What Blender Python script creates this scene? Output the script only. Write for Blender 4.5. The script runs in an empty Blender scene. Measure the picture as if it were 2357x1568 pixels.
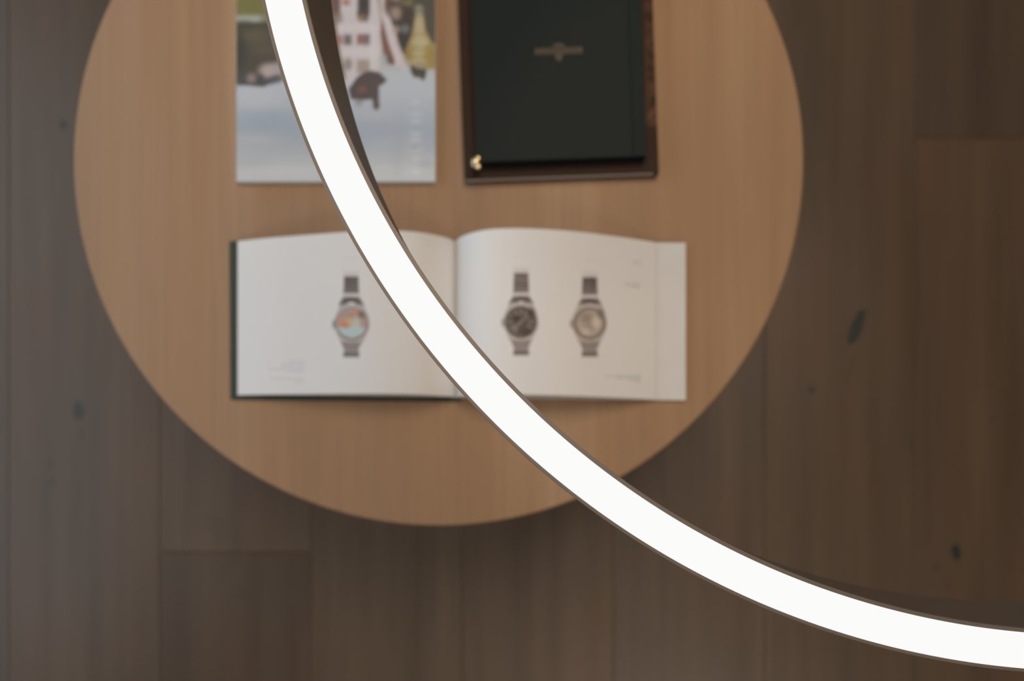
import bpy, bmesh, math, random
import numpy as np
from mathutils import Vector

random.seed(7)
scene = bpy.context.scene
col = scene.collection

# ------------------------------------------------------------------ camera
W, H = 2357.0, 1568.0
F = 1789.5                      # focal length in pixels
PX, PY = 1210.0, 1035.0         # point straight below the lens (shift lens, level camera looking down)
CAMZ, TABZ, LAMPZ = 1.27, 0.42, 0.89
cam_d = bpy.data.cameras.new('camera')
cam_d.sensor_width = 36.0
cam_d.lens = F / W * 36.0
cam_d.shift_x = (W / 2 - PX) / W
cam_d.shift_y = (PY - H / 2) / W
cam_d.clip_start = 0.01
cam_d.dof.use_dof = True
cam_d.dof.focus_distance = CAMZ - LAMPZ + 0.004
cam_d.dof.aperture_fstop = 5.3
cam_d.dof.aperture_blades = 0
cam = bpy.data.objects.new('camera', cam_d)
cam.location = (0, 0, CAMZ)
cam.rotation_euler = (0, 0, 0)
col.objects.link(cam)
scene.camera = cam

# ------------------------------------------------------------------ light
world = bpy.data.worlds.new('world')
scene.world = world
world.use_nodes = True
bg = world.node_tree.nodes['Background']
bg.inputs['Color'].default_value = (0.75, 0.86, 1.0, 1)
bg.inputs['Strength'].default_value = 1.0

WIN_W, LAMP_W, FILL_W = 8.2, 6.0, 7.6
def area_light(name, loc, rot, sx, sy, power, color, shape='RECTANGLE'):
    d = bpy.data.lights.new(name, 'AREA')
    d.shape = shape
    d.size = sx
    d.size_y = sy
    d.energy = power
    d.color = color
    o = bpy.data.objects.new(name, d)
    o.location = loc
    o.rotation_euler = rot
    col.objects.link(o)
    return o

WX0, WX1, WY0, WY1, WZ1 = -1.75, 2.8, -2.4, 3.3, 2.6     # room
WIN = (-0.9, 1.7, 0.25, 2.45)                             # window in the left wall: y0 y1 z0 z1
area_light('window_daylight', (WX0 - 0.06, (WIN[0] + WIN[1]) / 2, (WIN[2] + WIN[3]) / 2),
           (0, -math.pi / 2, 0), WIN[3] - WIN[2], WIN[1] - WIN[0], WIN_W, (0.55, 0.80, 1.0))

scene.view_settings.view_transform = 'Standard'
scene.view_settings.look = 'None'
scene.view_settings.gamma = 1.0
scene.view_settings.exposure = 0.0
scene.view_settings.use_curve_mapping = False
cy = scene.cycles
cy.use_adaptive_sampling, cy.adaptive_threshold = True, 0.03
cy.max_bounces, cy.diffuse_bounces, cy.glossy_bounces = 5, 4, 2
cy.transmission_bounces = cy.volume_bounces = 0
cy.caustics_reflective = cy.caustics_refractive = False

# ------------------------------------------------------------------ helpers
def lin(c):
    c = np.asarray(c, float) / 255.0
    return np.where(c <= 0.04045, c / 12.92, ((c + 0.055) / 1.055) ** 2.4)

GAIN = 0.62                      # light level on the table relative to a white surface
def alb(r, g, b, gain=GAIN):
    v = np.clip(lin((r, g, b)) / gain, 0, 0.9)
    return (float(v[0]), float(v[1]), float(v[2]), 1.0)

def P(px, py, z=TABZ):
    s = (CAMZ - z) / F
    return Vector(((px - PX) * s, (PY - py) * s, z))

def link(name, me, mat=None, parent=None, smooth=False):
    o = bpy.data.objects.new(name, me)
    col.objects.link(o)
    if mat is not None:
        me.materials.append(mat)
    if parent is not None:
        o.parent = parent
    if smooth:
        me.polygons.foreach_set('use_smooth', [True] * len(me.polygons))
    return o

def mesh_bm(name, bm):
    me = bpy.data.meshes.new(name)
    bm.to_mesh(me)
    bm.free()
    return me

def empty(name, loc, rz=0.0):
    o = bpy.data.objects.new(name, None)
    o.location = loc
    o.rotation_euler = (0, 0, rz)
    o.empty_display_size = 0.05
    col.objects.link(o)
    return o

def tag(o, label=None, cat=None, kind=None, group=None):
    if label: o['label'] = label
    if cat: o['category'] = cat
    if kind: o['kind'] = kind
    if group: o['group'] = group
    return o

def add_box(bm, lo, hi):
    vs = [bm.verts.new((x, y, z)) for z in (lo[2], hi[2]) for y in (lo[1], hi[1]) for x in (lo[0], hi[0])]
    for f in ((0, 2, 3, 1), (4, 5, 7, 6), (0, 1, 5, 4), (2, 6, 7, 3), (0, 4, 6, 2), (1, 3, 7, 5)):
        bm.faces.new([vs[i] for i in f])
    return vs

def box(name, lo, hi, mat, parent=None, bevel=0.0, seg=2):
    bm = bmesh.new()
    add_box(bm, lo, hi)
    if bevel > 0:
        bmesh.ops.bevel(bm, geom=bm.edges[:], offset=bevel, segments=seg, affect='EDGES', profile=0.6)
    return link(name, mesh_bm(name, bm), mat, parent)

def lathe(name, prof, mat, parent=None, seg=128, closed=False, smooth=True, center=(0, 0)):
    n = len(prof)
    vs, fs = [], []
    for i in range(seg):
        a = 2 * math.pi * i / seg
        ca, sa = math.cos(a), math.sin(a)
        for r, z in prof:
            vs.append((center[0] + r * ca, center[1] + r * sa, z))
    m = n if closed else n - 1
    for i in range(seg):
        j = (i + 1) % seg
        for k in range(m):
            k2 = (k + 1) % n
            fs.append((i * n + k, j * n + k, j * n + k2, i * n + k2))
    me = bpy.data.meshes.new(name)
    me.from_pydata(vs, [], fs)
    bm = bmesh.new(); bm.from_mesh(me)
    bmesh.ops.remove_doubles(bm, verts=bm.verts[:], dist=1e-6)
    bmesh.ops.dissolve_degenerate(bm, dist=1e-7, edges=bm.edges[:])
    bmesh.ops.recalc_face_normals(bm, faces=bm.faces[:])
    bm.to_mesh(me); bm.free()
    o = link(name, me, mat, parent, smooth)
    if smooth:
        try:
            me.set_sharp_from_angle(angle=math.radians(35))
        except Exception:
            pass
    return o

# ------------------------------------------------------------------ node material helpers
def new_mat(name):
    m = bpy.data.materials.new(name)
    m.use_nodes = True
    nt = m.node_tree
    return m, nt, nt.nodes['Principled BSDF']

def nd(nt, t, **kw):
    n = nt.nodes.new(t)
    for k, v in kw.items():
        setattr(n, k, v)
    return n

def val(nt, op, a, b=None):
    n = nd(nt, 'ShaderNodeMath', operation=op)
    for i, v in enumerate((a, b)):
        if v is None: continue
        if isinstance(v, (int, float)): n.inputs[i].default_value = v
        else: nt.links.new(v, n.inputs[i])
    return n.outputs[0]

def mixc(nt, fac, a, b, blend='MIX'):
    n = nd(nt, 'ShaderNodeMix', data_type='RGBA', blend_type=blend)
    if isinstance(fac, (int, float)): n.inputs['Factor'].default_value = fac
    else: nt.links.new(fac, n.inputs['Factor'])
    for key, v in (('A', a), ('B', b)):
        s = [i for i in n.inputs if i.name == key and i.type == 'RGBA'][0]
        if isinstance(v, (tuple, list)): s.default_value = v
        else: nt.links.new(v, s)
    return [o for o in n.outputs if o.type == 'RGBA'][0]

def noise(nt, vec, scale, detail=3.0, rough=0.5):
    n = nd(nt, 'ShaderNodeTexNoise')
    n.inputs['Scale'].default_value = scale
    n.inputs['Detail'].default_value = detail
    n.inputs['Roughness'].default_value = rough
    if vec is not None: nt.links.new(vec, n.inputs['Vector'])
    return n.outputs['Fac']

def mapping(nt, vec, scale=(1, 1, 1), loc=(0, 0, 0)):
    n = nd(nt, 'ShaderNodeMapping')
    n.inputs['Scale'].default_value = scale
    n.inputs['Location'].default_value = loc
    nt.links.new(vec, n.inputs['Vector'])
    return n.outputs[0]

def ramp(nt, fac, stops):
    n = nd(nt, 'ShaderNodeValToRGB')
    e = n.color_ramp.elements
    while len(e) < len(stops): e.new(0.5)
    for i, (p, c) in enumerate(stops):
        e[i].position = p
        e[i].color = c if len(c) == 4 else (*c, 1)
    nt.links.new(fac, n.inputs['Fac'])
    return n.outputs['Color']

def plain(name, color, rough=0.6, metal=0.0, grain=0.0, gscale=60.0, bump=0.0, spec=0.5):
    m, nt, b = new_mat(name)
    b.inputs['Roughness'].default_value = rough
    b.inputs['Metallic'].default_value = metal
    b.inputs['Specular IOR Level'].default_value = spec
    geo = nd(nt, 'ShaderNodeTexCoord')
    f = noise(nt, geo.outputs['Object'], gscale, 4.0)
    dark = tuple(c * (1 - grain) for c in color[:3]) + (1,)
    lite = tuple(min(1, c * (1 + grain)) for c in color[:3]) + (1,)
    nt.links.new(ramp(nt, f, [(0.3, dark), (0.7, lite)]), b.inputs['Base Color'])
    if bump:
        bp = nd(nt, 'ShaderNodeBump')
        bp.inputs['Strength'].default_value = bump
        bp.inputs['Distance'].default_value = 0.001
        nt.links.new(f, bp.inputs['Height'])
        nt.links.new(bp.outputs[0], b.inputs['Normal'])
    return m

# ------------------------------------------------------------------ materials
# floor oak: tone per plank from the object colour, grain along Y, dark filled knots
KNOTS = [  # px, py, half width, half length (px), lean, strength
    (181, 944, 16, 26, 0.10, 0.75), (146, 287, 9, 13, 0.0, 0.8), (1971, 755, 17, 46, -0.38, 1.0),
    (1868, 898, 11, 11, 0.0, 0.75), (2200, 1272, 13, 21, 0.1, 1.0), (2156, 1306, 8, 12, 0.0, 0.45),
    (2284, 961, 6, 8, 0.0, 0.5), (122, 1110, 9, 12, 0, 0.35), (116, 1068, 8, 10, 0, 0.3),
    (1958, 850, 8, 40, -0.25, 0.30), (190, 1000, 9, 22, 0.0, 0.25), (2180, 1345, 8, 22, 0.0, 0.25),
    (500, 1215, 26, 40, 0.3, 0.14), (540, 1290, 22, 16, 0.2, 0.2), (560, 1365, 28, 20, 0.0, 0.16),
    (1330, 1330, 20, 60, 0.1, 0.16), (2098, 1020, 9, 30, 0.0, 0.3)]
sF = CAMZ / F
def floor_material(knots):
    m, nt, b = new_mat('floor_oak')
    geo = nd(nt, 'ShaderNodeNewGeometry')
    oi = nd(nt, 'ShaderNodeObjectInfo')
    sep = nd(nt, 'ShaderNodeSeparateXYZ')
    nt.links.new(geo.outputs['Position'], sep.inputs[0])
    comb = nd(nt, 'ShaderNodeCombineXYZ')
    nt.links.new(sep.outputs['X'], comb.inputs['X'])
    nt.links.new(val(nt, 'ADD', sep.outputs['Y'], val(nt, 'MULTIPLY', oi.outputs['Random'], 37.0)), comb.inputs['Y'])
    nt.links.new(val(nt, 'MULTIPLY', oi.outputs['Random'], 11.0), comb.inputs['Z'])
    v1 = mapping(nt, comb.outputs[0], (26, 1.6, 1))
    v2 = mapping(nt, comb.outputs[0], (150, 3.5, 1))
    v3 = mapping(nt, comb.outputs[0], (7, 2.2, 1))
    g1 = noise(nt, v1, 1.0, 3.0)
    g2 = noise(nt, v2, 1.0, 3.0)
    g3 = noise(nt, v3, 1.0, 2.0)
    base = ramp(nt, g1, [(0.25, (0.092, 0.062, 0.040, 1)), (0.5, (0.126, 0.085, 0.055, 1)), (0.78, (0.166, 0.111, 0.070, 1))])
    base = mixc(nt, val(nt, 'MULTIPLY', g2, 0.35), base, (0.075, 0.052, 0.036, 1))
    base = mixc(nt, ramp(nt, g3, [(0.52, (0, 0, 0)), (0.75, (0.55, 0.55, 0.55))]), base, (0.150, 0.082, 0.048, 1))
    base = mixc(nt, 1.0, base, oi.outputs['Color'], 'MULTIPLY')
    if knots:
        wob = noise(nt, mapping(nt, geo.outputs['Position'], (60, 60, 1)), 1.0, 2.0)
    for (kx, ky, rx, ry, lean, st) in knots:
        X = val(nt, 'SUBTRACT', sep.outputs['X'], (kx - PX) * sF)
        Y = val(nt, 'SUBTRACT', sep.outputs['Y'], (PY - ky) * sF)
        X = val(nt, 'ADD', X, val(nt, 'MULTIPLY', Y, lean))
        r = val(nt, 'ADD', val(nt, 'POWER', val(nt, 'ABSOLUTE', val(nt, 'DIVIDE', X, rx * sF)), 2.0),
                val(nt, 'POWER', val(nt, 'ABSOLUTE', val(nt, 'DIVIDE', Y, ry * sF)), 2.0))
        r = val(nt, 'ADD', r, val(nt, 'MULTIPLY', val(nt, 'SUBTRACT', wob, 0.5), 1.2))
        msk = ramp(nt, r, [(0.45, (st, st, st)), (1.0, (0, 0, 0))])
        base = mixc(nt, msk, base, (0.030, 0.036, 0.034, 1))
    nt.links.new(base, b.inputs['Base Color'])
    b.inputs['Roughness'].default_value = 0.40
    b.inputs['Specular IOR Level'].default_value = 0.55
    bp = nd(nt, 'ShaderNodeBump')
    bp.inputs['Strength'].default_value = 0.15
    bp.inputs['Distance'].default_value = 0.0005
    nt.links.new(g2, bp.inputs['Height'])
    nt.links.new(bp.outputs[0], b.inputs['Normal'])
    return m

# table veneer
m, nt, b = new_mat('table_oak_veneer')
M_TABLE = m
tc = nd(nt, 'ShaderNodeTexCoord')
oc = tc.outputs['Object']
leaf = noise(nt, mapping(nt, oc, (11, 0.15, 0.15)), 1.0, 1.0)
fine = noise(nt, mapping(nt, oc, (190, 4.0, 4.0)), 1.0, 4.0)
mid = noise(nt, mapping(nt, oc, (45, 2.0, 2.0)), 1.0, 3.0)
c = ramp(nt, leaf, [(0.30, (0.385, 0.248, 0.151, 1)), (0.5, (0.425, 0.266, 0.155, 1)), (0.7, (0.455, 0.299, 0.185, 1))])
c = mixc(nt, ramp(nt, mid, [(0.40, (0, 0, 0)), (0.8, (0.45, 0.45, 0.45))]), c, (0.360, 0.205, 0.118, 1))
c = mixc(nt, ramp(nt, fine, [(0.42, (0, 0, 0)), (0.80, (0.30, 0.30, 0.30))]), c, (0.290, 0.175, 0.105, 1))
nt.links.new(c, b.inputs['Base Color'])
b.inputs['Roughness'].default_value = 0.55
b.inputs['Specular IOR Level'].default_value = 0.22

# things printed with a colour attribute
def print_mat(name, rough=0.5, spec=0.4):
    m, nt, b = new_mat(name)
    a = nd(nt, 'ShaderNodeAttribute')
    a.attribute_name = 'ink'
    nt.links.new(a.outputs['Color'], b.inputs['Base Color'])
    b.inputs['Roughness'].default_value = rough
    b.inputs['Specular IOR Level'].default_value = spec
    return m
M_GLOSSPRINT = print_mat('coated_cover_print', 0.38, 0.45)
M_PAGEPRINT = print_mat('matt_page_print', 0.7, 0.25)
M_LEATHER = print_mat('brown_cover_print', 0.5, 0.06)

M_PAPER = plain('paper_edges', (0.72, 0.71, 0.69), 0.85, grain=0.10, gscale=400, spec=0.2)
m, nt, b = new_mat('page_block_edges')
M_BLOCK = m
tc = nd(nt, 'ShaderNodeTexCoord')
s = noise(nt, mapping(nt, tc.outputs['Object'], (3, 3, 1800)), 1.0, 2.0)
nt.links.new(ramp(nt, s, [(0.35, (0.52, 0.51, 0.49, 1)), (0.65, (0.74, 0.73, 0.71, 1))]), b.inputs['Base Color'])
b.inputs['Roughness'].default_value = 0.9
M_WHITE = plain('endpaper_white', (0.74, 0.73, 0.72), 0.75, grain=0.02, gscale=30, spec=0.25)
M_GREEN = plain('dark_green_cloth', (0.022, 0.028, 0.027), 0.5, grain=0.12, gscale=700, bump=0.1, spec=0.06)
M_BOARDGREEN = plain('dark_green_board', (0.050, 0.066, 0.055), 0.55, grain=0.1, gscale=500, spec=0.35)
M_BROWN = plain('dark_brown_cloth', (0.042, 0.026, 0.020), 0.55, grain=0.12, gscale=600, spec=0.08)
M_DARKPAGES = plain('black_page_edges', (0.022, 0.020, 0.019), 0.7, grain=0.2, gscale=500, spec=0.2)
M_GOLD = plain('gold_foil', (0.056, 0.035, 0.017), 0.5, metal=0.1, grain=0.08, gscale=900)
M_BRASS = plain('polished_brass', (0.80, 0.66, 0.40), 0.28, metal=1.0, grain=0.05, gscale=900)
M_TAUPE = plain('taupe_anodised_metal', (0.205, 0.172, 0.143), 0.42, metal=0.25, grain=0.03, gscale=80, spec=0.5)
M_CABLE = plain('black_cable', (0.03, 0.03, 0.03), 0.5, grain=0.05)
M_WALL = plain('white_plaster', (0.70, 0.66, 0.60), 0.9, grain=0.02, gscale=12, spec=0.2)
M_CEIL = plain('warm_ceiling_plaster', (0.62, 0.50, 0.39), 0.9, grain=0.02, gscale=12, spec=0.2)
M_FRAME = plain('dark_window_frame', (0.06, 0.055, 0.05), 0.5, grain=0.04)
M_SUB = plain('subfloor', (0.03, 0.024, 0.02), 0.9, grain=0.1)

def emitter(name, color, strength):
    m, nt, b = new_mat(name)
    tc = nd(nt, 'ShaderNodeTexCoord')
    f = noise(nt, tc.outputs['Object'], 6.0, 1.0)
    nt.links.new(ramp(nt, f, [(0.0, tuple(0.985 * c for c in color)), (1.0, color)]), b.inputs['Emission Color'])
    b.inputs['Emission Strength'].default_value = strength
    b.inputs['Base Color'].default_value = (0.0, 0.0, 0.0, 1)
    b.inputs['Specular IOR Level'].default_value = 0.0
    m.cycles.emission_sampling = 'NONE'
    return m
M_LED = emitter('led_diffuser', (0.972, 0.971, 0.967), 1.0)
M_LAMPGLOW = emitter('ceiling_lamp_diffuser', (1.0, 0.80, 0.60), 2.0)

# ------------------------------------------------------------------ room
bm = bmesh.new()
add_box(bm, (WX0 - 0.1, WY0 - 0.1, -0.10), (WX1 + 0.1, WY1 + 0.1, -0.016))
floor = tag(link('floor', mesh_bm('floor', bm), M_SUB), 'wide brown oak plank floor around the round table', kind='structure')
pw = 348 * sF
x_first = (20 - PX) * sF
k0 = math.floor((WX0 - x_first) / pw)
k1 = math.ceil((WX1 - x_first) / pw)
gap = 0.0001
JOINT = {1: (PY - 1272) * sF, 6: (PY - 318) * sF}
TONE = {}
def plank_tone(k, i):
    t = TONE.get((k, i))
    if t: return t
    v = random.uniform(0.94, 1.06)
    return (v, v * random.uniform(0.985, 1.015), v * random.uniform(0.97, 1.03), 1)
TONE[(1, 0)] = (1.10, 1.09, 1.08, 1)     # above the joint
TONE[(1, -1)] = (0.86, 0.85, 0.85, 1)
TONE[(6, 0)] = (0.80, 0.80, 0.82, 1)
TONE[(6, -1)] = (1.04, 1.00, 0.97, 1)
PLAIN_FLOOR = floor_material([])
for k in range(k0, k1):
    xa = max(WX0, x_first + k * pw) + gap
    xb = min(WX1, x_first + (k + 1) * pw) - gap
    if xb - xa < 0.02: continue
    here = [q for q in KNOTS if xa - 0.03 < (q[0] - PX) * sF < xb + 0.03]
    fm = floor_material(here) if here else PLAIN_FLOOR
    L = 2.1
    j = JOINT.get(k)
    if j is None:
        j = -0.62 - random.uniform(0.05, 0.5)
    ys, i = [], 0
    n = math.floor((WY0 - j) / L)
    while j + n * L < WY1:
        ya, yb = max(WY0, j + n * L) + gap, min(WY1, j + (n + 1) * L) - gap
        if yb - ya > 0.03:
            cx_, cy_ = (xa + xb) / 2, (ya + yb) / 2
            bm = bmesh.new()
            add_box(bm, (xa - cx_, ya - cy_, -0.015), (xb - cx_, yb - cy_, 0.0))
            top = [e for e in bm.edges if all(v.co.z > -0.001 for v in e.verts)]
            bmesh.ops.bevel(bm, geom=top, offset=0.0010, segments=1, affect='EDGES')
            o = link('plank', mesh_bm('plank', bm), fm, floor)
            o.location = (cx_, cy_, 0)
            o.color = plank_tone(k, n)
        n += 1

def wall(name, boxes, mat, label):
    bm = bmesh.new()
    for lo, hi in boxes: add_box(bm, lo, hi)
    return tag(link(name, mesh_bm(name, bm), mat), label, kind='structure')
T = 0.12
y0, y1, z0, z1 = WIN
wall('wall_left', [((WX0 - T, WY0, 0), (WX0, y0, WZ1)), ((WX0 - T, y1, 0), (WX0, WY1, WZ1)),
                   ((WX0 - T, y0, 0), (WX0, y1, z0)), ((WX0 - T, y0, z1), (WX0, y1, WZ1))], M_WALL,
     'white plaster wall with the wide daylight window')
wall('wall_right', [((WX1, WY0, 0), (WX1 + T, WY1, WZ1))], M_WALL, 'white plaster wall facing the window')
wall('wall_back', [((WX0, WY1, 0), (WX1, WY1 + T, WZ1))], M_WALL, 'white plaster wall beyond the stacked books')
wall('wall_front', [((WX0, WY0 - T, 0), (WX1, WY0, WZ1))], M_WALL, 'white plaster wall below the open book side')
wall('ceiling', [((WX0 - T, WY0 - T, WZ1), (WX1 + T, WY1 + T, WZ1 + 0.1))], M_CEIL, 'warm plaster ceiling over the ring lamp')
win = tag(empty('window_1', (WX0 - 0.06, (y0 + y1) / 2, z0)), 'wide dark framed window in the left wall', kind='structure')
hw, hh = (y1 - y0) / 2, z1 - z0
for nm, lo, hi in (('window_frame', (0.0, -hw, 0), (0.05, -hw + 0.05, hh)), ('window_frame', (0.0, hw - 0.05, 0), (0.05, hw, hh)),
                   ('window_frame', (0.0, -hw + 0.05, 0), (0.05, hw - 0.05, 0.05)), ('window_frame', (0.0, -hw + 0.05, hh - 0.05), (0.05, hw - 0.05, hh)),
                   ('window_mullion', (0.0, -0.025, 0.05), (0.05, 0.025, hh - 0.05))):
    box(nm, lo, hi, M_FRAME, win, 0.004, 1)

# flush ceiling lamp (the warm light) and an added fill lamp of the same build
def ceiling_lamp(x, y, power, label):
    cl = tag(empty('ceiling_lamp', (x, y, WZ1)), label, 'lamp', group='flush ceiling lamps')
    lathe('lamp_housing', [(0.0, -0.001), (0.60, -0.001), (0.60, -0.05), (0.58, -0.05), (0.58, -0.04), (0.0, -0.04)], M_TAUPE, cl, 64)
    lathe('diffuser', [(0.0, -0.041), (0.579, -0.041)], M_LAMPGLOW, cl, 64)
    ll = area_light('ceiling_lamp_light', (x, y, WZ1 - 0.06), (0, 0, 0), 1.1, 1.1, power, (1.0, 0.855, 0.715), 'DISK')
    ll.data.spread = math.radians(100 if y > 0 else 140)
ceiling_lamp(0.18, 0.85, LAMP_W, 'round flush ceiling lamp beyond the stacked books')
ceiling_lamp(0.70, -1.75, FILL_W, 'added unseen round fill lamp on the open book side of the table')  # unseen fill, added to brighten the near table edge and floor

# ------------------------------------------------------------------ table
tcx, tcy = P(1009.3, 368.6).xy
R = 842.6 * (CAMZ - TABZ) / F
tab = tag(empty('coffee_table', (tcx, tcy, 0)), 'round oak veneer coffee table carrying four books', 'table')
e = 0.004
lathe('tabletop', [(0.0, TABZ), (R - e, TABZ), (R - e * 0.3, TABZ - e * 0.3), (R, TABZ - e), (R, TABZ - 0.022),
                   (R - 0.012, TABZ - 0.030), (0.0, TABZ - 0.030)], M_TABLE, tab, 192)
lathe('pedestal', [(0.0, TABZ - 0.0301), (0.10, TABZ - 0.0301), (0.085, TABZ - 0.06), (0.07, 0.2), (0.085, 0.05), (0.0, 0.05)], M_TABLE, tab, 64)
lathe('base_plate', [(0.0, 0.0495), (0.235, 0.020), (0.25, 0.014), (0.25, 0.0005), (0.0, 0.0005)], M_TABLE, tab, 96)

# ------------------------------------------------------------------ painting of flat print
class Canvas:
    def __init__(s, x0, y0, x1, y1, base):
        s.x0, s.y0 = x0, y0
        s.w, s.h = int(x1 - x0), int(y1 - y0)
        s.a = np.zeros((s.h, s.w, 3)) + np.array(base, float)
        s.X, s.Y = np.meshgrid(np.arange(s.w) + x0 + 0.5, np.arange(s.h) + y0 + 0.5)
    def blend(s, m, c, al=1.0):
        m = (np.clip(m, 0, 1) * al)[..., None]
        s.a = s.a * (1 - m) + np.array(c, float) * m
    def ell(s, cx, cy, rx, ry, c, al=1.0, soft=0.25, lean=0.0):
        d = np.sqrt(((s.X - cx + lean * (s.Y - cy)) / rx) ** 2 + ((s.Y - cy) / ry) ** 2)
        s.blend((1 - d) / soft + 0.5, c, al)
    def ring(s, cx, cy, r, w, c, al=1.0):
        d = np.abs(np.hypot(s.X - cx, s.Y - cy) - r)
        s.blend(w / 2 - d + 0.5, c, al)
    def rect(s, x0, y0, x1, y1, c, al=1.0, soft=1.5):
        d = np.minimum(np.minimum(s.X - x0, x1 - s.X), np.minimum(s.Y - y0, y1 - s.Y))
        s.blend(d / soft + 0.5, c, al)
    def line(s, xa, ya, xb, yb, w, c, al=1.0):
        dx, dy = xb - xa, yb - ya
        t = np.clip(((s.X - xa) * dx + (s.Y - ya) * dy) / (dx * dx + dy * dy), 0, 1)
        d = np.hypot(s.X - xa - t * dx, s.Y - ya - t * dy)
        s.blend(w / 2 - d + 0.5, c, al)
    def poly(s, pts, c, al=1.0):
        ins = np.zeros(s.X.shape, bool)
        n = len(pts)
        for i in range(n):
            (xa, ya), (xb, yb) = pts[i], pts[(i + 1) % n]
            if ya == yb: continue
            cr = ((ya > s.Y) != (yb > s.Y)) & (s.X < (xb - xa) * (s.Y - ya) / (yb - ya) + xa)
            ins ^= cr
        s.blend(ins.astype(float), c, al)
    def vgrad(s, stops, x0=None, x1=None):
        ys = [p for p, _ in stops]
        cs = np.array([c for _, c in stops], float)
        g = np.stack([np.interp(s.Y, ys, cs[:, i]) for i in range(3)], -1)
        m = np.ones(s.X.shape)
        if x0 is not None: m = ((s.X >= x0) & (s.X <= x1)).astype(float)
        s.a = s.a * (1 - m[..., None]) + g * m[..., None]
    def blur(s, n=1):
        for _ in range(n):
            p = np.pad(s.a, ((1, 1), (1, 1), (0, 0)), 'edge')
            s.a = (p[:-2, 1:-1] + p[2:, 1:-1] + p[1:-1, :-2] + p[1:-1, 2:] + 4 * p[1:-1, 1:-1]) / 8
    def sample(s, px, py):
        fx = np.clip(px - s.x0 - 0.5, 0, s.w - 1.001)
        fy = np.clip(py - s.y0 - 0.5, 0, s.h - 1.001)
        i, j = fx.astype(int), fy.astype(int)
        u, v = (fx - i)[:, None], (fy - j)[:, None]
        a = s.a
        return (a[j, i] * (1 - u) + a[j, i + 1] * u) * (1 - v) + (a[j + 1, i] * (1 - u) + a[j + 1, i + 1] * u) * v

def printed(name, xyz, nu, nv, inkpx, canvas, mat, parent, gain=GAIN, smooth=True, tint=(1, 1, 1)):
    """grid sheet of nu x nv points; xyz (nu*nv,3) in the parent's space, colour looked up on the drawing"""
    fs = [(j * nu + i, j * nu + i + 1, (j + 1) * nu + i + 1, (j + 1) * nu + i) for j in range(nv - 1) for i in range(nu - 1)]
    me = bpy.data.meshes.new(name)
    me.from_pydata([tuple(p) for p in xyz], [], fs)
    bm = bmesh.new(); bm.from_mesh(me)
    if sum(f.normal.z for f in bm.faces) < 0:
        bmesh.ops.reverse_faces(bm, faces=bm.faces[:])
    bm.to_mesh(me); bm.free()
    c = np.clip(lin(canvas.sample(inkpx[:, 0], inkpx[:, 1])) / gain * np.array(tint), 0.004, 0.86)
    at = me.color_attributes.new('ink', 'FLOAT_COLOR', 'POINT')
    at.data.foreach_set('color', np.concatenate([c, np.ones((len(c), 1))], 1).astype(np.float32).ravel())
    return link(name, me, mat, parent, smooth)

def project(w):
    s = F / (CAMZ - w[:, 2])
    return np.stack([PX + w[:, 0] * s, PY - w[:, 1] * s], 1)

# ------------------------------------------------------------------ magazine with the town photograph
mt = 0.008
zt = TABZ + mt
a0 = P(544, 418, zt); a1 = P(1001.5, 418, zt)
mw, mh = a1.x - a0.x, (a1.x - a0.x) * 1.34
mag = tag(empty('magazine', ((a0.x + a1.x) / 2, a0.y, TABZ + 0.0002), 0.0),
          'glossy magazine with upside-down photo of a white church and grey sky', 'magazine')
cv = Canvas(536, -260, 1010, 426, (160, 163, 168))
cv.vgrad([(-260, (96, 104, 70)), (-120, (110, 106, 66)), (0, (110, 102, 64)), (170, (168, 171, 174)), (215, (166, 170, 175)), (265, (154, 160, 167)),
          (300, (146, 153, 161)), (335, (153, 157, 162)), (365, (166, 167, 168)), (395, (173, 173, 172)), (420, (176, 176, 175))])
for cx_, cy_, rx, ry, c_, al in ((610, 280, 70, 26, (140, 148, 158), .6), (600, 232, 50, 18, (174, 174, 174), .5), (585, 320, 60, 16, (168, 168, 166), .5),
                                 (640, 345, 80, 10, (158, 160, 162), .5), (660, 395, 90, 14, (182, 182, 181), .6), (570, 370, 50, 14, (160, 161, 161), .5),
                                 (850, 300, 60, 30, (146, 154, 164), .5), (900, 335, 70, 14, (158, 162, 166), .4), (900, 395, 80, 14, (178, 178, 177), .6),
                                 (850, 265, 40, 10, (170, 169, 168), .4), (985, 320, 14, 26, (146, 152, 166), .6), (980, 378, 16, 8, (148, 153, 163), .5),
                                 (915, 330, 16, 60, (144, 150, 157), .35)):
    cv.ell(cx_, cy_, rx, ry, c_, al, soft=1.2)
# left: wooded slope and houses (roofs point down)
cv.rect(536, -260, 700, 36, (112, 106, 68))
cv.ell(590, 12, 46, 22, (104, 100, 58), .6, 1.0)
cv.rect(536, 35, 622, 52, (146, 147, 138), 1, 6)
cv.rect(600, 35, 640, 56, (110, 104, 76), .7, 10)
cv.poly([(536, 54), (655, 48), (665, 168), (640, 172), (628, 190), (606, 200), (536, 194)], (74, 69, 60))
cv.ell(560, 60, 24, 12, (66, 66, 50), .8, .8)
cv.ell(585, 82, 34, 14, (92, 84, 66), .7, 1.0)
cv.ell(552, 118, 14, 40, (58, 58, 54), .7, .8)
cv.ell(610, 112, 30, 16, (88, 80, 66), .6, 1.0)
cv.ell(620, 164, 24, 18, (162, 146, 140), 1, .8)
cv.ell(642, 158, 16, 16, (154, 144, 146), .9, .8)
cv.ell(579, 180, 12, 11, (134, 118, 114), .9, .9)
cv.ell(553, 182, 10, 14, (70, 74, 80), .8, .8)
cv.ell(632, 183, 20, 10, (78, 76, 78), .9, .7, 0.9)
cv.ell(600, 182, 10, 12, (68, 70, 76), .8, .7)
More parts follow.
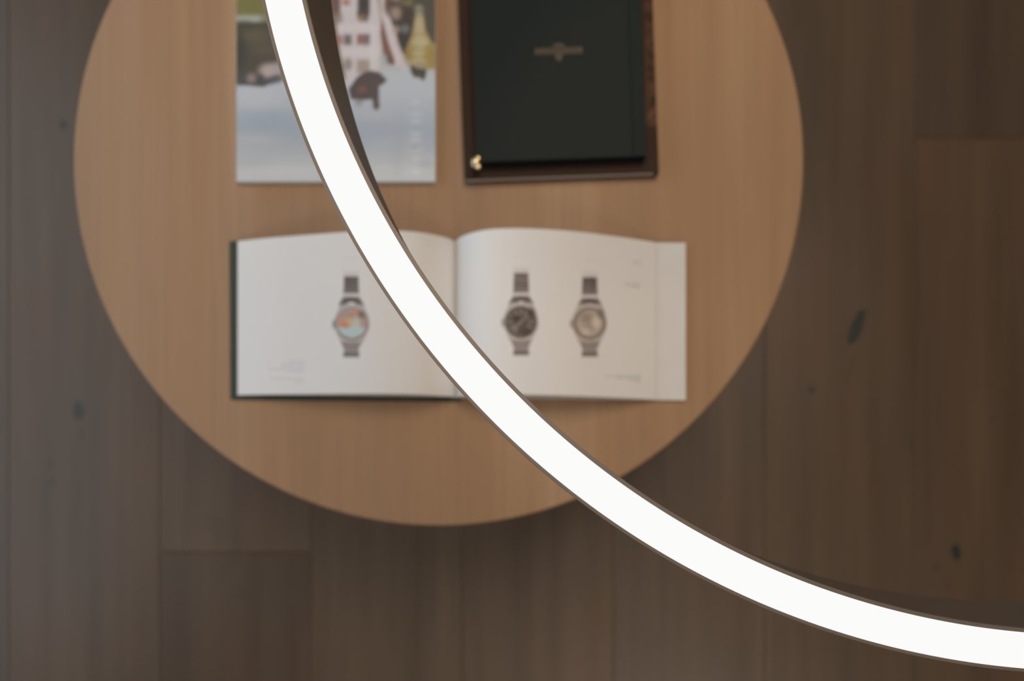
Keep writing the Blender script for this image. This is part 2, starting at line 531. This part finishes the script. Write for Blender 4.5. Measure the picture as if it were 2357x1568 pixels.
# middle, mostly behind the lamp
cv.poly([(655, -40), (778, -40), (800, 190), (770, 150), (740, 165), (700, 120), (660, 150)], (108, 88, 76))
cv.ell(720, 40, 40, 50, (150, 140, 134), .7, .8)
cv.ell(690, 110, 24, 30, (84, 70, 62), .8, .8)
# church front
cv.poly([(760, -60), (860, -60), (872, 10), (882, 90), (876, 150), (868, 170), (822, 176), (805, 198), (797, 186), (780, 100)], (184, 175, 174))
cv.rect(762, -60, 783, 38, (104, 82, 76), 1, 5)
cv.ell(797, 5, 9, 7, (150, 100, 78), .9, .8)
cv.ell(776, 42, 12, 14, (128, 108, 102), .8, .8)
cv.poly([(826, -60), (852, -60), (851, 30), (845, 50), (830, 48), (822, 36)], (84, 72, 66))
cv.ell(838, 10, 8, 20, (54, 54, 54), .9, .8)
cv.ell(832, 42, 10, 8, (140, 112, 88), .8, .8)
cv.rect(776, 55, 870, 72, (192, 185, 183), .7, 8)
cv.rect(776, 82, 788, 102, (150, 112, 104), 1, 4)
cv.rect(792, 80, 809, 103, (104, 94, 92), 1, 5)
cv.rect(822, 79, 838, 102, (134, 92, 84), 1, 4)
cv.rect(838, 79, 853, 103, (106, 90, 90), 1, 5)
cv.rect(784, 112, 872, 130, (192, 184, 182), .7, 8)
cv.ell(801, 148, 9, 14, (130, 120, 110), .9, .7)
cv.rect(822, 138, 851, 168, (146, 128, 116), .9, 6)
cv.ell(858, 110, 9, 50, (194, 188, 188), .7, .8)
# tower roof hanging down into the sky
cv.poly([(802, 206), (822, 178), (836, 168), (852, 163), (874, 167), (890, 184), (884, 192), (872, 198), (872, 222), (873, 248), (867, 254), (860, 250),
         (857, 228), (832, 231), (808, 228)], (74, 64, 64))
cv.ell(834, 205, 11, 9, (112, 74, 66), .9, .8)
cv.ell(826, 236, 8, 8, (128, 124, 122), .8, .9)
# second gable
cv.poly([(868, -60), (884, -60), (892, 20), (906, 60), (916, 110), (922, 150), (912, 152), (898, 130), (880, 60)], (186, 174, 174))
cv.poly([(878, 40), (884, 60), (894, 98), (906, 132), (910, 146), (900, 150), (892, 136), (882, 120), (876, 80)], (112, 80, 66))
cv.ell(897, 138, 7, 9, (92, 72, 68), .9, .8)
cv.ell(882, 136, 7, 10, (150, 156, 160), .8, .8)
cv.line(905, 75, 930, 158, 10, (188, 170, 168), .9)
# dark houses
cv.poly([(884, -60), (960, -60), (958, 30), (948, 72), (950, 120), (948, 150), (928, 122), (914, 84), (902, 52), (890, 20)], (60, 52, 47))
cv.ell(893, 12, 9, 22, (96, 74, 64), .8, .8)
cv.ell(911, 30, 13, 16, (146, 126, 114), .95, .9)
cv.ell(911, -5, 12, 9, (140, 134, 134), .8, .9)
cv.ell(932, 66, 10, 10, (100, 102, 108), .95, .8)
cv.ell(912, 68, 8, 10, (160, 140, 122), .8, .9)
cv.ell(928, 100, 10, 20, (46, 45, 42), .8, .8, -0.3)
cv.ell(945, 5, 26, 10, (118, 106, 68), .8, 1.0)
# autumn tree with pale lettering
cv.rect(950, -60, 1010, 100, (70, 65, 56), 1, 6)
cv.poly([(957, 30), (974, 30), (980, 70), (992, 95), (1006, 106), (1006, 160), (975, 158), (946, 148), (934, 132), (934, 112), (948, 80)], (146, 128, 82))
cv.ell(990, 130, 14, 26, (138, 116, 58), .8, .8)
cv.ell(941, 126, 9, 20, (132, 108, 60), .8, .8)
cv.ell(965, 60, 10, 22, (168, 154, 128), .8, .8)
cv.ell(964, 22, 10, 12, (128, 124, 112), .8, .8)
cv.ell(968, 96, 18, 12, (176, 164, 132), .8, .8)
cv.ell(964, 122, 16, 8, (166, 152, 112), .8, .8)
cv.ell(962, 142, 20, 9, (170, 152, 114), .7, .8)
for yy in (16, 29, 44, 57, 70, 84, 97, 110, 123, 136):
    cv.line(958, yy, 974, yy + 3, 3, (192, 182, 160), .5)
    cv.line(957, yy + 6, 973, yy + 7, 2, (104, 94, 66), .4)
cv.poly([(944, 148), (960, 156), (982, 160), (980, 176), (974, 186), (966, 178), (954, 178), (946, 166)], (62, 58, 52))
cv.ell(970, 150, 16, 6, (140, 124, 104), .7, .8)
# pale capitals running up the right edge (too soft to read)
for yy, w_ in ((235, 16), (262, 24), (279, 22), (308, 26), (322, 24), (345, 18), (366, 14), (392, 26), (400, 16)):
    cv.ell(957, yy, w_ * 0.55, 4.5, (190, 192, 194), .45, .9)
cv.ell(954, 341, 7, 3, (132, 138, 144), .8, .9)
cv.blur(10)
nu, nv = 190, 250
hw_ = mw / 2
us, vs_ = np.linspace(-hw_, hw_, nu), np.linspace(0, mh, nv)
G = np.array([(u, v, mt) for v in vs_ for u in us])
wld = G + np.array(mag.location)
printed('front_cover', G, nu, nv, project(wld), cv, M_GLOSSPRINT, mag, tint=(0.97, 1.05, 1.15))
box('page_block', (-hw_ + 0.0005, 0.0005, 0.0005), (hw_ - 0.0005, mh - 0.0005, mt - 0.0002), M_PAPER, mag)
box('back_cover', (-hw_, 0, 0), (hw_, mh, 0.0004), M_WHITE, mag)
box('spine', (-hw_ - 0.0004, 0, 0.0), (-hw_ + 0.0004, mh, mt), M_WHITE, mag)

# ------------------------------------------------------------------ closed books
def hardcover(name, corner, rz, w, h, t, z, board, mats, label, overhang=0.003, spine_side=1):
    """corner = bottom left of the front board (world xy); local x along bottom edge, y up the cover"""
    root = tag(empty(name, (corner.x, corner.y, z + 0.0002), rz), label, 'book')
    cov, pages = mats
    o = overhang
    box('back_board', (0, 0, 0), (w, h, board), cov, root, 0.0008, 2)
    if spine_side > 0:
        box('page_block', (o, o, board + 0.0001), (w - 0.004, h - o, t - board - 0.0001), pages, root, 0.0004, 1)
    else:
        box('page_block', (0.004, o, board + 0.0001), (w - o, h - o, t - board - 0.0001), pages, root, 0.0004, 1)
    # rounded spine
    bm = bmesh.new()
    n = 10
    ring_o, ring_i = [], []
    for k in range(n + 1):
        a = -math.pi / 2 + math.pi * k / n
        ring_o.append((0.005 * math.cos(a), t / 2 + t / 2 * math.sin(a)))
        ring_i.append((0.0028 * math.cos(a), t / 2 + (t / 2 - 0.0018) * math.sin(a)))
    prof = ring_o + ring_i[::-1]
    xs = (w - 0.0045) if spine_side > 0 else 0.0045
    va = [bm.verts.new((xs + spine_side * (px_ - 0.0005), 0, pz)) for px_, pz in prof]
    vb = [bm.verts.new((xs + spine_side * (px_ - 0.0005), h, pz)) for px_, pz in prof]
    m_ = len(prof)
    for k in range(m_):
        k2 = (k + 1) % m_
        bm.faces.new((va[k], va[k2], vb[k2], vb[k]))
    bm.faces.new(va); bm.faces.new(vb[::-1])
    bmesh.ops.recalc_face_normals(bm, faces=bm.faces[:])
    link('spine', mesh_bm('spine', bm), cov, root)
    return root

# brown book underneath
bt = 0.016
zb = TABZ + bt
c0 = P(1069, 412.5, zb); c1 = P(1517, 398, zb)
rzb = math.atan2(c1.y - c0.y, c1.x - c0.x) + 0.004
bw, bh = (c1 - c0).length, 0.30
brown = hardcover('brown_book', c0, rzb, bw, bh, bt, TABZ, 0.0026, (M_BROWN, M_BLOCK),
                  'large dark brown hardcover lying under the dark green book', 0.0010, 1)
cv = Canvas(1030, -240, 1540, 430, (51, 38, 31))
cv.rect(1484, -240, 1540, 292, (66, 48, 38), 1, 3)
for k in range(70):
    yy = -230 + k * 7.6
    xx = 1487 + 16 * (0.5 + 0.5 * math.sin(k * 2.3)) + (yy / 292 * 14 if yy > 0 else 0)
    cv.ell(xx, yy, random.uniform(4, 8), random.uniform(4, 9), random.choice([(84, 62, 48), (78, 57, 44), (44, 33, 28), (46, 34, 29)]), .8, .9, random.uniform(-.6, .6))
cv.ell(1500, 262, 6, 14, (92, 70, 56), .8, .9, 0.5)
cv.rect(1484, 292, 1540, 430, (50, 37, 31), 1, 8)
cv.blur(2)
nu, nv = 130, 90
us, vs_ = np.linspace(0.0008, bw - 0.0005, nu), np.linspace(0.0008, bh - 0.0008, nv)
G = np.array([(u, v, bt + 0.00015) for v in vs_ for u in us])
ca, sa = math.cos(rzb), math.sin(rzb)
def to_world(G, root, rz):
    c_, s_ = math.cos(rz), math.sin(rz)
    return np.stack([root.location.x + G[:, 0] * c_ - G[:, 1] * s_, root.location.y + G[:, 0] * s_ + G[:, 1] * c_, root.location.z + G[:, 2]], 1)
fb = box('front_board', (0, 0, bt - 0.0026), (bw, bh, bt), M_BROWN, brown, 0.0008, 2)
printed('cover_pattern', G, nu, nv, project(to_world(G, brown, rzb)), cv, M_LEATHER, fb)

# dark green book on top
gt = 0.019
zg0 = TABZ + bt + 0.0006
zg = zg0 + gt
c0 = P(1096.5, 372.5, zg); c1 = P(1489, 358, zg)
rzg = math.atan2(c1.y - c0.y, c1.x - c0.x)
gw, gh = (c1 - c0).length, 0.262
green = hardcover('green_book', c0, rzg, gw, gh, gt, zg0, 0.0026, (M_GREEN, M_DARKPAGES),
                  'dark green hardcover with small gold emblem, stacked on the brown book', 0.003, 1)
# front board with hinge groove near the spine
bm = bmesh.new()
groove = [(0, gt), (gw - 0.0150, gt), (gw - 0.0135, gt - 0.0007), (gw - 0.0115, gt - 0.0010), (gw - 0.0095, gt - 0.0007), (gw - 0.0080, gt), (gw - 0.001, gt - 0.0002),
          (gw, gt - 0.0010), (gw, gt - 0.0026), (0, gt - 0.0026)]
va = [bm.verts.new((x, 0, z)) for x, z in groove]
vb = [bm.verts.new((x, gh, z)) for x, z in groove]
n = len(groove)
for k in range(n):
    k2 = (k + 1) % n
    bm.faces.new((va[k], va[k2], vb[k2], vb[k]))
bm.faces.new(va); bm.faces.new(vb[::-1])
bmesh.ops.recalc_face_normals(bm, faces=bm.faces[:])
front = link('front_board', mesh_bm('front_board', bm), M_GREEN, green)
# gold emblem: line of capitals with a small crest above and a pointed drop below
def glocal(px, py):
    p = P(px, py, zg + 0.0004)
    d = p - green.location
    c_, s_ = math.cos(-rzg), math.sin(-rzg)
    return (d.x * c_ - d.y * s_, d.x * s_ + d.y * c_)
bm = bmesh.new()
def slab(pts):
    q = [glocal(*p) for p in pts]
    top = [bm.verts.new((x, y, gt + 0.00035)) for x, y in q]
    bot = [bm.verts.new((x, y, gt - 0.0001)) for x, y in q]
    bm.faces.new(top)
    k = len(q)
    for i in range(k):
        j = (i + 1) % k
        bm.faces.new((top[i], bot[i], bot[j], top[j]))
for i in range(11):
    xa = 1232 + i * 10.0
    ya = 118.5 - (xa - 1232) * 0.030
    slab([(xa, ya - 7.5), (xa + 8.4, ya - 7.8), (xa + 8.4, ya + 7.5), (xa, ya + 7.8)])
slab([(1270, 108), (1277, 102), (1286, 98), (1295, 101), (1303, 107)])
slab([(1277, 125), (1296, 124), (1294, 134), (1289, 141), (1284, 141), (1279, 134)])
bmesh.ops.recalc_face_normals(bm, faces=bm.faces[:])
tag(link('emblem', mesh_bm('emblem', bm), M_GOLD, front), 'small stamped gold emblem on the cover')
# brass corner guard on the lower left corner
bm = bmesh.new()
cxl, cyl = glocal(1097, 373)
def blob(dx, dy, dz, rx, ry, rz_):
    mtx = bmesh.ops.create_icosphere(bm, subdivisions=2, radius=1.0)
    for v in mtx['verts']:
        v.co = Vector((cxl + dx + v.co.x * rx, cyl + dy + v.co.y * ry, gt + dz + v.co.z * rz_))
s_ = (CAMZ - zg) / F
add_box(bm, (cxl - 11 * s_, cyl - 10 * s_, gt - 0.0030), (cxl + 8 * s_, cyl + 11 * s_, gt + 0.0007))
blob(-2 * s_, 2 * s_, 0.0008, 9 * s_, 9 * s_, 0.0016)
blob(3 * s_, -10 * s_, 0.0002, 8 * s_, 8 * s_, 0.0018)
blob(3 * s_, 9 * s_, 0.0005, 7 * s_, 7 * s_, 0.0012)
tag(link('corner_guard', mesh_bm('corner_guard', bm), M_BRASS, green, True), 'shiny brass corner guard')

# ------------------------------------------------------------------ open book
Dt = CAMZ - TABZ
YT = lambda px: np.interp(px, [545, 1575], [558.5, 562.5])
YB = lambda px: np.interp(px, [545, 1050, 1575], [910.5, 915.5, 921.5])
LCURVE = [(547, 555.5), (617, 548), (705, 541), (793, 534.5), (860, 531.5), (925, 532), (969, 535.5), (1000, 541), (1025, 547), (1040, 552), (1048, 557)]
RCURVE = [(1048, 557), (1054, 550), (1062, 545), (1073, 540.5), (1090, 535), (1117, 529.5), (1164, 526), (1235, 527), (1322, 533), (1410, 543.5), (1470, 552.0), (1507, 558.0)]
def smooth_curve(pts, n):
    x = np.array([p[0] for p in pts], float); y = np.array([p[1] for p in pts], float)
    xs = np.linspace(x[0], x[-1], n)
    # cubic Hermite with averaged slopes
    d = np.diff(y) / np.diff(x)
    mS = np.concatenate([[d[0]], (d[:-1] + d[1:]) / 2, [d[-1]]])
    k = np.clip(np.searchsorted(x, xs) - 1, 0, len(x) - 2)
    hgt = x[k + 1] - x[k]; t = (xs - x[k]) / hgt
    return xs, ((2 * t**3 - 3 * t**2 + 1) * y[k] + (t**3 - 2 * t**2 + t) * hgt * mS[k] + (-2 * t**3 + 3 * t**2) * y[k + 1] + (t**3 - t**2) * hgt * mS[k + 1])
def page_profile(pts, n):
    px, py = smooth_curve(pts, n)
    q = 1 - (PY - YT(px)) / (PY - py)
    q = np.maximum(q, 0.0065)
    x = (px - PX) * (1 - q) * Dt / F
    return px, x, q * Dt
ob0 = P(1050, 740)
book = tag(empty('open_book', (ob0.x, ob0.y, TABZ + 0.0002)), 'open catalogue with white pages showing three wristwatches', 'book')
sT = Dt / F

def draw_watch(c, cx, cy, bt_, face, dark):
    g1, g2, g3 = (96, 88, 88), (128, 120, 119), (158, 152, 150)
    bx, by0, by1 = bt_
    # upper strap, fading at its end
    c.rect(bx - 17, by0 - 12, bx + 17, by0 + 4, (170, 164, 162), .5, 10)
    for k in range(6):
        yy = by0 + k * (by1 - by0) / 6
        f = k / 5.0
        sh = tuple(int(dark[i] * (1 - f) + g1[i] * f) for i in range(3))
        c.rect(bx - 16.5 - k * 0.3, yy, bx + 16.5 + k * 0.3, yy + (by1 - by0) / 6 - 0.7, sh, .97, 1.2)
    c.rect(bx - 20, by1 + 1, bx + 20, by1 + 7, (176, 170, 168), .8, 3)
    # end links and lugs
    c.poly([(bx - 18, by1 + 8), (bx + 18, by1 + 8), (bx + 29, by1 + 24), (bx + 25, by1 + 32), (bx, by1 + 18), (bx - 25, by1 + 32), (bx - 29, by1 + 24)], g1)
    c.ell(bx, by1 + 13, 8, 5, (78, 72, 72), .8, .8)
    c.poly([(cx - 26, cy - 44), (cx + 26, cy - 44), (cx + 40, cy - 14), (cx + 40, cy + 14), (cx + 24, cy + 46), (cx - 24, cy + 46), (cx - 40, cy + 14), (cx - 40, cy - 14)], g3)
    # crown
    c.poly([(cx - 36, cy - 12), (cx - 44, cy - 6), (cx - 44, cy + 9), (cx - 36, cy + 14)], (78, 74, 76))
    # lower strap
    c.poly([(bx - 24, cy + 42), (bx + 24, cy + 42), (bx + 17, cy + 60), (bx - 17, cy + 60)], g2)
    c.rect(bx - 16, cy + 58, bx + 16, cy + 64, g2, 1, 2)
    c.rect(bx - 18, cy + 65, bx + 18, cy + 77, g1, .95, 2)
    c.rect(bx - 18, cy + 70, bx + 18, cy + 71.5, g2, .8, 1)
    # case
    c.ell(cx, cy, 40, 41, (176, 171, 168), 1, .06)
    c.ring(cx, cy, 37, 6, (112, 106, 104), .95)
    c.ring(cx, cy + 1, 40, 3, (186, 182, 179), .8)
    if face == 'colour':
        c.ell(cx, cy, 33, 33, (150, 142, 138), 1, .06)
        c.poly([(cx - 30, cy + 10), (cx + 30, cy + 10), (cx + 24, cy + 24), (cx, cy + 33), (cx - 24, cy + 24)], (160, 176, 178))
        c.ell(cx - 2, cy + 12, 29, 12, (160, 178, 180), .9, .5)
        c.ell(cx - 16, cy + 1, 13, 9, (178, 118, 98), 1, .7)
        c.ell(cx - 25, cy - 10, 8, 10, (172, 134, 120), .9, .7)
        c.ell(cx - 4, cy - 18, 16, 9, (160, 128, 118), .9, .7)
        c.ell(cx + 10, cy - 24, 12, 7, (178, 128, 114), .9, .7)
        c.ell(cx - 6, cy - 6, 9, 7, (178, 160, 122), .9, .8)
        c.ell(cx + 14, cy - 8, 12, 9, (158, 172, 168), .9, .8)
        c.ell(cx + 26, cy - 2, 7, 10, (166, 128, 120), .8, .8)
        c.ell(cx + 8, cy + 1, 10, 6, (184, 170, 152), .8, .8)
        c.ell(cx + 22, cy - 20, 8, 9, (104, 92, 78), .8, .8)
    elif face == 'dark':
        c.ell(cx, cy, 35, 36, (84, 77, 71), 1, .06)
        for k in range(12):
            a = k * math.pi / 6
            c.line(cx + 18 * math.cos(a), cy + 18 * math.sin(a), cx + 27 * math.cos(a), cy + 27 * math.sin(a), 3.4, (150, 142, 132), .75)
        c.ring(cx, cy, 31, 2, (118, 110, 102), .7)
        c.line(cx, cy, cx - 18, cy + 18, 3.4, (150, 142, 132), .8)
        c.line(cx, cy, cx + 16, cy - 15, 3.0, (146, 138, 128), .7)
        c.ell(cx - 12, cy - 8, 9, 7, (58, 53, 46), .8, .8)
        c.ell(cx + 10, cy + 22, 15, 8, (60, 55, 52), .7, .8)
        c.ell(cx + 24, cy - 20, 9, 12, (64, 58, 55), .7, .8)
    else:
        c.ell(cx, cy, 35, 36, (124, 114, 106), 1, .06)
        c.ell(cx, cy, 29, 30, (160, 150, 141), 1, .1)
        c.ell(cx - 7, cy - 12, 15, 13, (134, 124, 116), .9, .8)
        c.ell(cx + 2, cy + 9, 15, 8, (140, 130, 121), .8, .8)
        c.ell(cx + 16, cy - 2, 10, 14, (182, 172, 163), .9, .8)
        c.ell(cx - 9, cy + 19, 9, 7, (180, 170, 161), .9, .8)
        c.ell(cx + 26, cy - 22, 8, 12, (104, 96, 92), .7, .8)

PAGE = (193, 194, 196)
cvp = Canvas(520, 500, 1600, 950, PAGE)
draw_watch(cvp, 810, 745, (808.5, 637, 676), 'colour', (74, 67, 66))
draw_watch(cvp, 1199, 741, (1199.5, 629, 674), 'dark', (88, 78, 76))
draw_watch(cvp, 1357, 744, (1357.5, 639, 679), 'pale', (66, 58, 60))
# captions: soft grey rows
def rows(x0, x1, ys, al=.5, h=2.4, right=True):
    for y_, f in ys:
        L_ = (x1 - x0) * f
        xa, xb = (x1 - L_, x1) if right else (x0, x0 + L_)
        x = xa
        while x < xb:
            w_ = random.uniform(5, 12)
            cvp.rect(x, y_ - h / 2, min(x + w_, xb), y_ + h / 2, (120, 122, 126), al, 1.2)
            x += w_ + 2.4
rows(620, 702, [(832, .45), (838, .62), (844, .7), (850, 1), (856, .5), (872, .95), (879, .3)], .32)
rows(1452, 1476, [(601, .8), (607, 1)], .30)
rows(1436, 1474, [(652, 1), (657, .9), (661, .5)], .42)
rows(1392, 1476, [(866, 1), (870, .7), (875, .35), (879, .2)], .45)
for xx, yy in ((808, 594), (1197, 590), (1357, 597)):
    rows(xx - 14, xx + 14, [(yy, 1)], .16)
cvp.blur(1)

def make_page_side(pts, nu, nv, lift, name_page, name_block, base_h):
    px, x, z = page_profile(pts, nu)
    G, INK = [], []
    for j in range(nv):
        v = j / (nv - 1)
        for i in range(nu):
            yy = YT(px[i]) * (1 - v) + YB(px[i]) * v
            G.append((x[i] - ob0.x, (PY - yy) * sT - ob0.y, z[i]))
    G = np.array(G)
    wl = G + np.array(book.location)
    pg = printed(name_page, G, nu, nv, project(wl), cvp, M_PAGEPRINT, book)
    # block of leaves under the sheet
    st = max(1, nu // 60)
    idx = list(range(0, nu, st))
    if idx[-1] != nu - 1: idx.append(nu - 1)
    bm = bmesh.new()
    tt, tb, bt2, bb = [], [], [], []
    for i in idx:
        zz = max(z[i] - 0.0004, base_h + 0.0006)
        xa = x[i] - ob0.x
        ya, yb = (PY - YT(px[i]) - 1.0) * sT - ob0.y, (PY - YB(px[i]) + 1.0) * sT - ob0.y
        tt.append(bm.verts.new((xa, ya, zz))); tb.append(bm.verts.new((xa, yb, zz)))
        bt2.append(bm.verts.new((xa, ya, base_h))); bb.append(bm.verts.new((xa, yb, base_h)))
    for i in range(len(idx) - 1):
        bm.faces.new((tt[i], tb[i], tb[i + 1], tt[i + 1]))
        bm.faces.new((bt2[i], bt2[i + 1], bb[i + 1], bb[i]))
        bm.faces.new((tt[i], tt[i + 1], bt2[i + 1], bt2[i]))
        bm.faces.new((tb[i], bb[i], bb[i + 1], tb[i + 1]))
    bm.faces.new((tt[0], bt2[0], bb[0], tb[0]))
    bm.faces.new((tt[-1], tb[-1], bb[-1], bt2[-1]))
    bmesh.ops.recalc_face_normals(bm, faces=bm.faces[:])
    link(name_block, mesh_bm(name_block, bm), M_BLOCK, book)
    return pg

tag(make_page_side(LCURVE, 250, 170, 0, 'left_page', 'left_page_block', 0.0034), 'white page with one colourful watch')
tag(make_page_side(RCURVE, 230, 170, 0, 'right_page', 'right_page_block', 0.0058), 'white page with two steel watches')
def L2(px, py, z=TABZ):
    p = P(px, py, z)
    return p.x - ob0.x, p.y - ob0.y
def quad_slab(name, corners, z0, z1, mat, bevel=0.0008):
    bm = bmesh.new()
    q = [L2(*c_) for c_ in corners]
    top = [bm.verts.new((x, y, z1)) for x, y in q]
    bot = [bm.verts.new((x, y, z0)) for x, y in q]
    bm.faces.new(top); bm.faces.new(bot[::-1])
    for i in range(4):
        j = (i + 1) % 4
        bm.faces.new((top[i], bot[i], bot[j], top[j]))
    bmesh.ops.recalc_face_normals(bm, faces=bm.faces[:])
    if bevel: bmesh.ops.bevel(bm, geom=bm.edges[:], offset=bevel, segments=2, affect='EDGES')
    return link(name, mesh_bm(name, bm), mat, book)
tag(quad_slab('cover_board', [(530, 556.5), (1054, 560), (1060, 925.5), (532, 920.5)], 0.0, 0.0032, M_BOARDGREEN), 'dark green cover board')
quad_slab('cover_board', [(1062, 566), (1560, 568), (1562, 912), (1062, 912)], 0.0, 0.0028, M_BOARDGREEN)
tag(quad_slab('endpaper', [(1050, 561), (1576, 562), (1576, 922.5), (1050, 916)], 0.0030, 0.0056, M_WHITE, 0.0004), 'white endleaf showing beyond the pages')

# ------------------------------------------------------------------ ring lamp
sL = (CAMZ - LAMPZ) / F
rcx, rcy = (2519.2 - PX) * sL, (PY + 405.6) * sL
rA, rB, rC, rD = 1959.7 * sL, 1951.9 * sL, 1868.5 * sL, 1859.0 * sL
hL = (CAMZ - LAMPZ) * (1 / 0.8285 - 1)
lamp = tag(empty('ring_lamp', (rcx, rcy, LAMPZ - hL)), 'large taupe metal ring pendant lamp with glowing white upper face', 'lamp')
cz = hL
lathe('housing', [(rA - 0.00025, cz), (rB, cz), (rB, cz - 0.0012), (rC, cz - 0.0012), (rC, cz), (rD + 0.0001, cz),
                  (rD, cz - 0.0008), (rD + 0.0006, cz - 0.0009), (rD + 0.0006, cz - 0.0016), (rD, cz - 0.0017),
                  (rD, 0.0004), (rD + 0.0004, 0.0), (rA - 0.0004, 0.0), (rA, 0.0004), (rA, cz - 0.00025)],
      M_TAUPE, lamp, 512, closed=True)
dl = lathe('diffuser', [(rB - 0.00005, cz - 0.0010), (rB - 0.00005, cz - 0.0002), (rC + 0.00005, cz - 0.0002), (rC + 0.00005, cz - 0.0010)], M_LED, lamp, 512, closed=True)
tag(dl, 'glowing white light strip')
rm = (rA + rD) / 2
for adeg in (40, 130, 310):
    a = math.radians(adeg)
    lathe('suspension_cable', [(0.0, cz), (0.0009, cz), (0.0009, WZ1 - (LAMPZ - hL) - 0.021), (0.0, WZ1 - (LAMPZ - hL) - 0.021)], M_CABLE, lamp, 8,
          center=(rm * math.cos(a), rm * math.sin(a)))
    lathe('ceiling_mount', [(0.0, WZ1 - (LAMPZ - hL) - 0.022), (0.02, WZ1 - (LAMPZ - hL) - 0.022), (0.02, WZ1 - (LAMPZ - hL) - 0.001), (0.0, WZ1 - (LAMPZ - hL) - 0.001)],
          M_TAUPE, lamp, 24, center=(rm * math.cos(a), rm * math.sin(a)))
